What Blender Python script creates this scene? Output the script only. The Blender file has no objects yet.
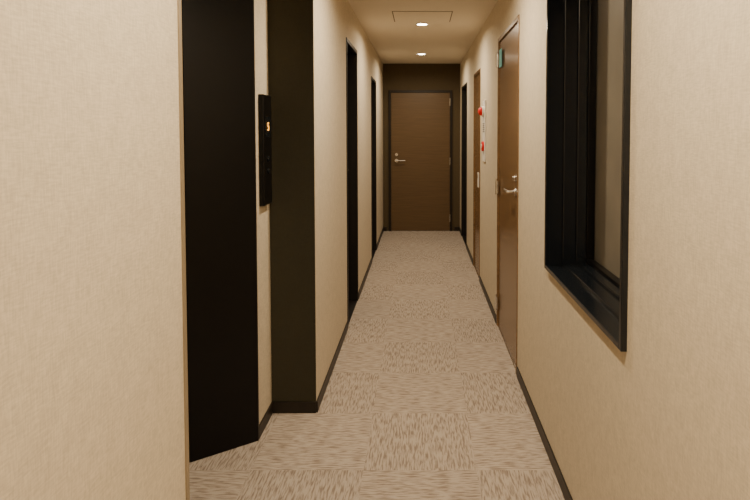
import bpy, bmesh, math
from mathutils import Vector, Matrix
C=bpy.context; S=C.scene
def link(o): S.collection.objects.link(o); return o
# ---------- materials ----------
def newmat(name):
    m=bpy.data.materials.new(name); m.use_nodes=True
    nt=m.node_tree; b=nt.nodes['Principled BSDF']; return m,nt,b
def plain(name,col,rough=.5,metal=0,emit=None,es=0,var=.0,scale=30,spec=.5):
    m,nt,b=newmat(name)
    b.inputs['Roughness'].default_value=rough; b.inputs['Metallic'].default_value=metal
    b.inputs['Specular IOR Level'].default_value=spec
    if var:
        tc=nt.nodes.new('ShaderNodeTexCoord'); n=nt.nodes.new('ShaderNodeTexNoise'); n.inputs['Scale'].default_value=scale
        r=nt.nodes.new('ShaderNodeValToRGB')
        r.color_ramp.elements[0].color=(*[c*(1-var) for c in col],1); r.color_ramp.elements[1].color=(*[min(1,c*(1+var)) for c in col],1)
        r.color_ramp.elements[0].position=.3; r.color_ramp.elements[1].position=.7
        nt.links.new(tc.outputs['Object'],n.inputs['Vector']); nt.links.new(n.outputs['Fac'],r.inputs['Fac']); nt.links.new(r.outputs['Color'],b.inputs['Base Color'])
    else: b.inputs['Base Color'].default_value=(*col,1)
    if emit: b.inputs['Emission Color'].default_value=(*emit,1); b.inputs['Emission Strength'].default_value=es
    return m
def stretched(nt,sc,detail=3,nscale=1):
    tc=nt.nodes.new('ShaderNodeTexCoord'); mp=nt.nodes.new('ShaderNodeMapping'); mp.inputs['Scale'].default_value=sc
    n=nt.nodes.new('ShaderNodeTexNoise'); n.inputs['Scale'].default_value=nscale; n.inputs['Detail'].default_value=detail
    nt.links.new(tc.outputs['Object'],mp.inputs['Vector']); nt.links.new(mp.outputs['Vector'],n.inputs['Vector']); return n
def math_(nt,op,a,b=None):
    n=nt.nodes.new('ShaderNodeMath'); n.operation=op
    for i,v in enumerate((a,b)):
        if v is None: continue
        if isinstance(v,(int,float)): n.inputs[i].default_value=v
        else: nt.links.new(v,n.inputs[i])
    return n.outputs[0]
def wallpaper(name,col,var=.1):
    m,nt,b=newmat(name)
    h=stretched(nt,(45,45,260)); v=stretched(nt,(260,260,45)); big=stretched(nt,(22,22,22),3)
    s=math_(nt,'ADD',h.outputs['Fac'],v.outputs['Fac']); s=math_(nt,'MULTIPLY',s,.40)
    s=math_(nt,'ADD',s,math_(nt,'MULTIPLY',big.outputs['Fac'],.20))
    r=nt.nodes.new('ShaderNodeValToRGB'); r.color_ramp.elements[0].position=.38; r.color_ramp.elements[1].position=.62
    r.color_ramp.elements[0].color=(*[c*(1-var) for c in col],1); r.color_ramp.elements[1].color=(*[c*(1+var) for c in col],1)
    nt.links.new(s,r.inputs['Fac']); nt.links.new(r.outputs['Color'],b.inputs['Base Color'])
    bp=nt.nodes.new('ShaderNodeBump'); bp.inputs['Strength'].default_value=.25; bp.inputs['Distance'].default_value=.002
    nt.links.new(s,bp.inputs['Height']); nt.links.new(bp.outputs['Normal'],b.inputs['Normal'])
    b.inputs['Roughness'].default_value=.85; b.inputs['Specular IOR Level'].default_value=.3; return m
def wood(name,col,rough=.35,sc=(4,4,160),var=.25):
    m,nt,b=newmat(name); n=stretched(nt,sc,4)
    r=nt.nodes.new('ShaderNodeValToRGB'); r.color_ramp.elements[0].position=.35; r.color_ramp.elements[1].position=.65
    r.color_ramp.elements[0].color=(*[c*(1-var) for c in col],1); r.color_ramp.elements[1].color=(*[c*(1+var) for c in col],1)
    nt.links.new(n.outputs['Fac'],r.inputs['Fac']); nt.links.new(r.outputs['Color'],b.inputs['Base Color'])
    b.inputs['Roughness'].default_value=rough; return m
def carpet():
    m,nt,b=newmat('carpet_tiles')
    tc=nt.nodes.new('ShaderNodeTexCoord'); sp=nt.nodes.new('ShaderNodeSeparateXYZ'); nt.links.new(tc.outputs['Object'],sp.inputs[0])
    fx=math_(nt,'FLOOR',math_(nt,'DIVIDE',math_(nt,'ADD',sp.outputs[0],.25),.5))
    fy=math_(nt,'FLOOR',math_(nt,'DIVIDE',math_(nt,'ADD',sp.outputs[1],10-.42),.5))
    par=math_(nt,'FLOORED_MODULO',math_(nt,'ADD',fx,fy),2)   # alternating tiles
    A=stretched(nt,(140,16,1),2); B=stretched(nt,(16,140,1),2)
    A.inputs['Distortion'].default_value=.35; B.inputs['Distortion'].default_value=.35
    mx=nt.nodes.new('ShaderNodeMix'); mx.data_type='FLOAT'
    nt.links.new(par,mx.inputs[0]); nt.links.new(A.outputs['Fac'],mx.inputs[2]); nt.links.new(B.outputs['Fac'],mx.inputs[3])
    r=nt.nodes.new('ShaderNodeValToRGB'); e=r.color_ramp.elements
    e[0].position=.36; e[0].color=(.25,.195,.155,1); e[1].position=.56; e[1].color=(.485,.41,.34,1)
    nt.links.new(mx.outputs[0],r.inputs['Fac'])
    fine=stretched(nt,(400,400,1),2)
    m2=nt.nodes.new('ShaderNodeMix'); m2.data_type='RGBA'; m2.blend_type='MULTIPLY'; m2.inputs[0].default_value=.4
    nt.links.new(r.outputs['Color'],m2.inputs[6])
    r2=nt.nodes.new('ShaderNodeValToRGB'); r2.color_ramp.elements[0].position=.3; r2.color_ramp.elements[0].color=(.55,.55,.55,1); r2.color_ramp.elements[1].position=.65
    nt.links.new(fine.outputs['Fac'],r2.inputs['Fac']); nt.links.new(r2.outputs['Color'],m2.inputs[7])
    # each laid tile differs very slightly in tone
    wn=nt.nodes.new('ShaderNodeTexWhiteNoise'); wn.noise_dimensions='2D'
    cx=nt.nodes.new('ShaderNodeCombineXYZ'); nt.links.new(fx,cx.inputs[0]); nt.links.new(fy,cx.inputs[1]); nt.links.new(cx.outputs[0],wn.inputs['Vector'])
    tone=math_(nt,'ADD',math_(nt,'MULTIPLY',wn.outputs['Value'],.05),math_(nt,'ADD',math_(nt,'MULTIPLY',par,.035),.93))
    vm=nt.nodes.new('ShaderNodeVectorMath'); vm.operation='SCALE'; nt.links.new(m2.outputs[2],vm.inputs[0]); nt.links.new(tone,vm.inputs['Scale'])
    nt.links.new(vm.outputs[0],b.inputs['Base Color'])
    bp=nt.nodes.new('ShaderNodeBump'); bp.inputs['Strength'].default_value=.3; bp.inputs['Distance'].default_value=.003
    nt.links.new(mx.outputs[0],bp.inputs['Height']); nt.links.new(bp.outputs['Normal'],b.inputs['Normal'])
    b.inputs['Roughness'].default_value=.95; return m
M_wall=wallpaper('wallpaper_beige',(.60,.52,.395),.13)
M_dark=wallpaper('wallpaper_dark',(.085,.062,.033))
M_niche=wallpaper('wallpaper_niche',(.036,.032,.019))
M_ceil=plain('ceiling_paint',(.78,.70,.57),.9,var=.02,scale=60)
M_floor=carpet()
M_black=plain('black_metal',(.0035,.003,.003),.35,0,var=.1,scale=40,spec=.22)
M_blackf=plain('black_frame',(.005,.007,.010),.22,0,var=.1,scale=40,spec=.5)
M_blk2=plain('matte_black',(.009,.007,.006),.45,var=.15,spec=.3)
M_base=plain('baseboard_vinyl',(.02,.015,.011),.45,var=.1,spec=.3)
M_brown=wood('door_brown_wood',(.175,.098,.042),.25)
M_end=wood('door_dark_wood',(.115,.067,.027),.4,var=.12)
M_steel=plain('brushed_steel',(.75,.73,.70),.22,1,var=.04,scale=80)
M_white=plain('white_plastic',(.8,.78,.72),.4,var=.02)
M_red=plain('red_plastic',(.55,.006,.006),.35,emit=(1,.0,.01),es=.12,spec=.3)
M_teal=plain('teal_glint_paint',(.01,.42,.45),.4,var=.05)
M_lamp=plain('lamp_diffuser',(1,.95,.85),.4,emit=(1,.88,.7),es=30)
M_line=plain('hatch_gap',(.16,.12,.08),.7,var=.05)
M_orange=plain('indicator_led',(1,.4,.05),.4,emit=(1,.42,.05),es=2.5)
M_pane=plain('window_blind',(.27,.225,.175),.8,var=.08,scale=6)
M_trim=plain('corner_trim',(.30,.24,.16),.4,.3,var=.05)
# ---------- mesh helpers ----------
def mesh(name,bm,mats,parent=None,bev=0,smooth=False):
    me=bpy.data.meshes.new(name); bmesh.ops.recalc_face_normals(bm,faces=bm.faces); bm.to_mesh(me); bm.free()
    for m in (mats if isinstance(mats,list) else [mats]): me.materials.append(m)
    o=link(bpy.data.objects.new(name,me))
    if bev:
        b=o.modifiers.new('bevel','BEVEL'); b.width=bev; b.segments=2; b.limit_method='ANGLE'
    if smooth:
        for p in me.polygons: p.use_smooth=True
    if parent: o.parent=parent
    return o
def addbox(bm,x0,x1,y0,y1,z0,z1,mi=0):
    if x0>x1:x0,x1=x1,x0
    v=[bm.verts.new((x,y,z)) for x in (x0,x1) for y in (y0,y1) for z in (z0,z1)]
    for f in ((0,1,3,2),(4,6,7,5),(0,4,5,1),(2,3,7,6),(0,2,6,4),(1,5,7,3)):
        bm.faces.new([v[i] for i in f]).material_index=mi
def boxes(name,bl,mats,parent=None,bev=0):
    bm=bmesh.new()
    for b in bl: addbox(bm,*b)
    return mesh(name,bm,mats,parent,bev)
def addcyl(bm,c,axis,r,l,r2=None,seg=24,mi=0):
    rot={'x':Matrix.Rotation(math.pi/2,4,'Y'),'y':Matrix.Rotation(-math.pi/2,4,'X'),'z':Matrix.Identity(4)}[axis]
    g=bmesh.ops.create_cone(bm,cap_ends=True,segments=seg,radius1=r,radius2=r if r2 is None else r2,depth=l,matrix=Matrix.Translation(c)@rot)
    for v in g['verts']:
        for f in v.link_faces: f.material_index=mi
def empty(name,loc=(0,0,0)):
    e=link(bpy.data.objects.new(name,None)); e.empty_display_size=.1; return e
def prism(bm,pts,z0,z1,mi=0):
    lo=[bm.verts.new((x,y,z0)) for x,y in pts]; hi=[bm.verts.new((x,y,z1)) for x,y in pts]; n=len(pts)
    bm.faces.new(lo).material_index=mi; bm.faces.new(hi).material_index=mi
    for i in range(n): bm.faces.new((lo[i],lo[(i+1)%n],hi[(i+1)%n],hi[i])).material_index=mi
# ---------- shell ----------
XR,XL,YE,YB,H=.598,-.553,8.36,-2.0,2.50
boxes('floor',[(-1.5,1.2,YB-.2,YE+.2,-.1,0)],M_floor)
boxes('ceiling',[(-1.5,1.2,YB-.2,YE+.2,H,H+.1)],M_ceil)
boxes('wall_end',[(-1.3,1.0,YE,YE+.15,0,H)],M_dark)
boxes('wall_back',[(-1.3,1.0,YB-.15,YB,0,H)],M_wall)
WY0,WY1,WZ0,WZ1=1.594,2.593,.862,2.28
RO=.96
D1=(3.39,4.29,2.20); D2=(5.55,6.2,2.12); D3=(7.12,7.98,2.12)
boxes('wall_right',[(XR,RO,YB,WY0,0,H),(XR,RO,WY0,WY1,0,WZ0),(XR,RO,WY0,WY1,WZ1,H),(XR,RO,WY1,D1[0],0,H),
 (XR,RO,D1[0],D1[1],D1[2],H),(XR,RO,D1[1],D2[0],0,H),(XR,RO,D2[0],D2[1],D2[2],H),(XR,RO,D2[1],D3[0],0,H),
 (XR,RO,D3[0],D3[1],D3[2],H),(XR,RO,D3[1],YE,0,H)],M_wall)
NE=1.30; RY=2.934; XN=-.79; LO=-1.3
L1=(4.21,4.92,2.20); L2=(6.35,7.02,2.12)
boxes('wall_left',[(XL,LO,YB,NE,0,H),(XN,-1.04,NE,1.50,0,H),(XN,-1.04,2.66,RY,0,H),(XN,-1.04,1.50,2.66,2.25,H),
 (XL,LO,RY,L1[0],0,H),(XL,LO,L1[0],L1[1],L1[2],H),(XL,LO,L1[1],L2[0],0,H),(XL,LO,L2[0],L2[1],L2[2],H),(XL,LO,L2[1],YE,0,H)],M_wall)
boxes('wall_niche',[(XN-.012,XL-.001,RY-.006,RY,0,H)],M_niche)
boxes('trim_1',[(XL-.006,XL+.003,NE-.012,NE+.004,0,H)],M_trim)
# baseboards
bh,bt=.06,.008
def runs(x,side,ys): return [(x,x+side*bt,a,b,0,bh) for a,b in ys]
boxes('baseboard_right',runs(XR,-1,[(YB,D1[0]-.02),(D1[1]+.02,D2[0]-.02),(D2[1]+.02,D3[0]-.02),(D3[1]+.02,YE)]),M_base)
boxes('baseboard_left',runs(XL,1,[(YB,NE-.012),(RY-.006,L1[0]-.02),(L1[1]+.02,L2[0]-.02),(L2[1]+.02,YE)])+
  [(XN,XN+bt,2.67,RY-.006,0,bh),(XN+bt,XL+.0,RY-.006-bt,RY-.006,0,bh)],M_base)
boxes('baseboard_end',[(XL+bt,-.50,YE-bt,YE,0,bh),(.515,XR-bt,YE-bt,YE,0,bh)],M_base)
# ---------- handles ----------
def lever(parent,x,y,z,nx,dy,plate=(.022,.022),long=None):
    """wall-side lever; nx = direction out of the door, dy = lever direction"""
    bm=bmesh.new()
    if long: addbox(bm,x,x+nx*.012,y-.022,y+.022,z-long,z+long)
    else: addcyl(bm,(x+nx*.006,y,z),'x',.026,.012)
    addcyl(bm,(x+nx*.03,y,z),'x',.010,.06)
    addcyl(bm,(x+nx*.055,y+dy*.055,z),'y',.0095,.125)
    addcyl(bm,(x+nx*.007,y,z+.085),'x',.020,.014)
    addcyl(bm,(x+nx*.018,y,z+.085),'x',.012,.012)
    return mesh('lever_handle',bm,M_steel,parent,bev=.001)
# side doors, recessed
def side_door(n,xw,nx,y0,y1,zt,rec,mf,ml,hy,ldy,hinge_y=None,long=None,handle=True,hz=1.13):
    e=empty('door_%d'%n)
    fw=.03; xb=xw-nx*(rec+.05)   # back of frame
    xf=xw+nx*.006
    boxes('frame',[(xf,xb,y0,y0+fw,0,zt),(xf,xb,y1-fw,y1,0,zt),(xf,xb,y0+fw,y1-fw,zt-fw,zt)],mf,e,bev=.002)
    xd=xw-nx*rec
    boxes('leaf',[(xd,xd-nx*.04,y0+fw+.003,y1-fw-.003,.006,zt-fw-.003)],ml,e,bev=.002)
    boxes('threshold',[(xw,xb,y0+fw,y1-fw,0,.005)],M_steel if rec<.05 else M_blk2,e)
    if handle: lever(e,xd,hy,hz,nx,ldy,long=long)
    if hinge_y:
        bm=bmesh.new()
        for z in (.18,1.07,2.03):
            addcyl(bm,(xf+nx*.008,hinge_y,z),'z',.009,.11,seg=16)
            addcyl(bm,(xf+nx*.008,hinge_y,z+.06),'z',.006,.012,seg=16)
            addbox(bm,xf,xf+nx*.003,hinge_y-.03,hinge_y+.03,z-.05,z+.05)
        mesh('hinges',bm,M_steel,e)
    return e
e1=side_door(1,XR,-1,*D1,.006,M_brown,M_brown,3.50,1,hinge_y=4.26,hz=1.12)
boxes('glint_patch',[(XR-.006,XR-.0075,4.08,4.20,1.97,2.10)],M_teal,e1)  # teal glint near the top hinge, painted as a thin flat patch
e2=side_door(2,XR,-1,*D2,.008,M_brown,M_brown,5.62,1,hinge_y=None,handle=False)
boxes('flush_pull',[(XR-.001,XR-.012,5.63,5.70,.93,1.08)],M_white,e2,bev=.003)
boxes('key_plate',[(XR-.012,XR-.016,5.65,5.68,1.02,1.06)],M_steel,e2)
side_door(3,XR,-1,*D3,.09,M_blk2,M_blk2,7.25,1)
side_door(4,XL,1,*L1,.11,M_blk2,M_blk2,4.72,-1,long=.13,hz=1.17)
side_door(5,XL,1,*L2,.09,M_blk2,M_blk2,6.88,-1)
# end door
e=empty('door_6'); x0,x1,zt=-.468,.482,2.105; y=YE
boxes('frame',[(x0,x0+.035,y-.02,y,0,zt),(x1-.035,x1,y-.02,y,0,zt),(x0+.035,x1-.035,y-.02,y,zt-.035,zt)],M_base,e,bev=.002)
boxes('leaf',[(x0+.038,x1-.038,y-.012,y,.008,zt-.038)],M_end,e,bev=.002)
bm=bmesh.new()
addcyl(bm,(-.35,y-.016,1.06),'y',.026,.01); addcyl(bm,(-.35,y-.04,1.06),'y',.01,.05)
addcyl(bm,(-.29,y-.062,1.06),'x',.010,.14); addcyl(bm,(-.35,y-.018,1.15),'y',.022,.014)
mesh('lever_handle',bm,M_steel,e)
bm=bmesh.new()
for z in (.2,1.05,1.93): addcyl(bm,(x1-.036,y-.026,z),'z',.008,.11,seg=16)
mesh('hinges',bm,M_steel,e)
boxes('threshold',[(x0+.035,x1-.035,y-.03,y-.012,0,.006)],M_steel,e)
# ---------- window ----------
e=empty('window_1')
def ring(bm,xa,xb,i0,i1):
    a0,a1,c0,c1=WY0+i0,WY1-i0,WZ0+i0,WZ1-i0; b0,b1,d0,d1=WY0+i1,WY1-i1,WZ0+i1,WZ1-i1
    addbox(bm,xa,xb,a0,b0,c0,c1); addbox(bm,xa,xb,b1,a1,c0,c1); addbox(bm,xa,xb,b0,b1,c0,d0); addbox(bm,xa,xb,b0,b1,d1,c1)
bm=bmesh.new(); ring(bm,XR-.018,XR+.06,0,.018); mesh('outer_frame',bm,M_blackf,e,bev=.002)
bm=bmesh.new(); ring(bm,XR+.06,XR+.12,0,.03); mesh('jamb',bm,M_blackf,e,bev=.003)
bm=bmesh.new(); ring(bm,XR+.12,XR+.165,0,.04); mesh('inner_frame',bm,M_blackf,e,bev=.003)
bm=bmesh.new(); ring(bm,XR+.165,XR+.20,0,.05); mesh('sash',bm,M_black,e,bev=.003)
boxes('blind',[(XR+.205,XR+.212,WY0+.005,WY1-.005,WZ0+.005,WZ1-.005)],M_pane,e)
m,nt,b=newmat('window_glass')
nt.nodes.remove(b); out=nt.nodes['Material Output']
tr=nt.nodes.new('ShaderNodeBsdfTransparent'); gl=nt.nodes.new('ShaderNodeBsdfGlossy'); gl.inputs['Roughness'].default_value=.03
tr.inputs['Color'].default_value=(.93,.95,.94,1)
lw=nt.nodes.new('ShaderNodeLayerWeight'); lw.inputs['Blend'].default_value=.5
fac=math_(nt,'ADD',math_(nt,'MULTIPLY',math_(nt,'POWER',lw.outputs['Facing'],4.0),.85),.05)
mx=nt.nodes.new('ShaderNodeMixShader')
nt.links.new(fac,mx.inputs[0]); nt.links.new(tr.outputs[0],mx.inputs[1]); nt.links.new(gl.outputs[0],mx.inputs[2]); nt.links.new(mx.outputs[0],out.inputs['Surface'])
bm=bmesh.new(); gx=XR+.185
bm.faces.new([bm.verts.new(p) for p in ((gx,WY0+.05,WZ0+.05),(gx,WY0+.05,WZ1-.05),(gx,WY1-.05,WZ1-.05),(gx,WY1-.05,WZ0+.05))])
mesh('glass',bm,m,e)
# ---------- elevator ----------
e=empty('elevator_door')
zt=2.18
bm=bmesh.new()
prism(bm,[(XN+.008,2.668),(XN+.008,2.655),(-1.04,2.475),(-1.06,2.475),(-1.06,2.668)],0,zt+.05)
prism(bm,[(XN+.008,1.492),(XN+.008,1.505),(-1.04,1.69),(-1.06,1.69),(-1.06,1.492)],0,zt+.05)
mesh('jambs',bm,M_black,e,bev=.002)
boxes('header',[(XN+.006,-1.06,1.50,2.66,zt,zt+.08)],M_black,e,bev=.002)
boxes('leaf_1',[(-1.065,-1.09,1.60,2.078,.01,zt)],M_black,e,bev=.002)
boxes('leaf_2',[(-1.065,-1.09,2.082,2.56,.01,zt)],M_black,e,bev=.002)
boxes('sill',[(-1.04,-1.2,1.60,2.56,0,.008)],M_steel,e)
boxes('shaft_back',[(-1.2,-1.22,NE,RY,0,H)],M_blk2,e)
# call panel
e=empty('elevator_call_panel')
px=XN+.026
boxes('housing',[(XN,px,2.74,2.885,1.13,1.68)],M_black,e,bev=.004)
bm=bmesh.new(); addcyl(bm,(px+.002,2.812,1.36),'x',.013,.006); addcyl(bm,(px+.002,2.812,1.30),'x',.013,.006)
mesh('buttons',bm,M_blackf,e)
boxes('display_window',[(px,px+.002,2.765,2.86,1.47,1.57)],M_blackf,e)
tx=bpy.data.curves.new('floor_number','FONT'); tx.body='5'; tx.size=.06; tx.align_x='CENTER'; tx.align_y='CENTER'; tx.extrude=.001
to=link(bpy.data.objects.new('floor_number',tx)); to.location=(px+.0035,2.812,1.52); to.rotation_euler=(math.pi/2,0,math.pi/2); tx.materials.append(M_orange); to.parent=e
# ---------- fire alarm ----------
e=empty('fire_alarm')
boxes('plate',[(XR,XR-.012,5.06,5.26,1.22,1.78)],M_white,e,bev=.003)
bm=bmesh.new(); addcyl(bm,(XR-.02,5.16,1.68),'x',.05,.02); mesh('lamp_base',bm,M_white,e)
bm=bmesh.new(); bmesh.ops.create_uvsphere(bm,u_segments=24,v_segments=12,radius=.04,matrix=Matrix.Translation((XR-.03,5.16,1.68))@Matrix.Diagonal((.9,1,1,1))); mesh('lamp_dome',bm,M_red,e,smooth=True)
bm=bmesh.new(); addcyl(bm,(XR-.02,5.16,1.36),'x',.045,.02); mesh('call_button_ring',bm,M_red,e,bev=.002)
bm=bmesh.new(); addcyl(bm,(XR-.031,5.16,1.36),'x',.02,.006); mesh('call_button',bm,M_white,e)
bm=bmesh.new()
for i in range(5): addbox(bm,XR-.012,XR-.014,5.10,5.22,1.49+i*.018,1.498+i*.018)
mesh('speaker_grille',bm,M_blk2,e)
# ---------- ceiling hatch ----------
e=empty('ceiling_hatch')
hx0,hx1,hy0,hy1=-.235,.275,4.72,5.17
t=.008
bm=bmesh.new()
for b in ((hx0,hx1,hy0,hy0+t),(hx0,hx1,hy1-t,hy1),(hx0,hx0+t,hy0+t,hy1-t),(hx1-t,hx1,hy0+t,hy1-t)): addbox(bm,*b,H-.002,H)
mesh('gap',bm,M_line,e)
boxes('panel',[(hx0+t,hx1-t,hy0+t,hy1-t,H-.004,H)],M_ceil,e,bev=.001)
# ---------- downlights (first visible one sits just past the hatch) ----------
def downlight(y,p):
    e=empty('downlight')
    x=.02
    bm=bmesh.new()
    n=32
    prof=[(.062,H),(.062,H-.006),(.052,H-.008),(.047,H-.002)]
    rings=[[bm.verts.new((x+r*math.cos(2*math.pi*i/n),y+r*math.sin(2*math.pi*i/n),z)) for i in range(n)] for r,z in prof]
    for a,b in zip(rings,rings[1:]):
        for i in range(n): bm.faces.new((a[i],a[(i+1)%n],b[(i+1)%n],b[i]))
    mesh('trim_ring',bm,M_white,e,smooth=True)
    bm=bmesh.new(); addcyl(bm,(x,y,H-.003),'z',.047,.003,seg=32); mesh('diffuser',bm,M_lamp,e)
    l=bpy.data.lights.new('lamp','AREA'); l.shape='DISK'; l.size=.09; l.energy=p; l.color=(1,.825,.59); l.spread=math.radians(165)
    o=link(bpy.data.objects.new('lamp',l)); o.location=(x,y,H-.012); o.parent=e
for y,p in ((-1,32),(1,31),(3,25),(5.28,20),(7.3,18)): downlight(y,p)
# world
w=bpy.data.worlds.new('World'); S.world=w; w.use_nodes=True
w.node_tree.nodes['Background'].inputs[0].default_value=(1,.85,.65,1); w.node_tree.nodes['Background'].inputs[1].default_value=.05
# camera
cd=bpy.data.cameras.new('camera'); cd.sensor_width=36; cd.lens=560/750*36; cd.shift_x=-.06; cd.shift_y=-96.5/750; cd.clip_start=.02
co=link(bpy.data.objects.new('camera',cd)); co.location=(0,0,1.5); co.rotation_euler=(math.radians(90-2.3),0,0); S.camera=co
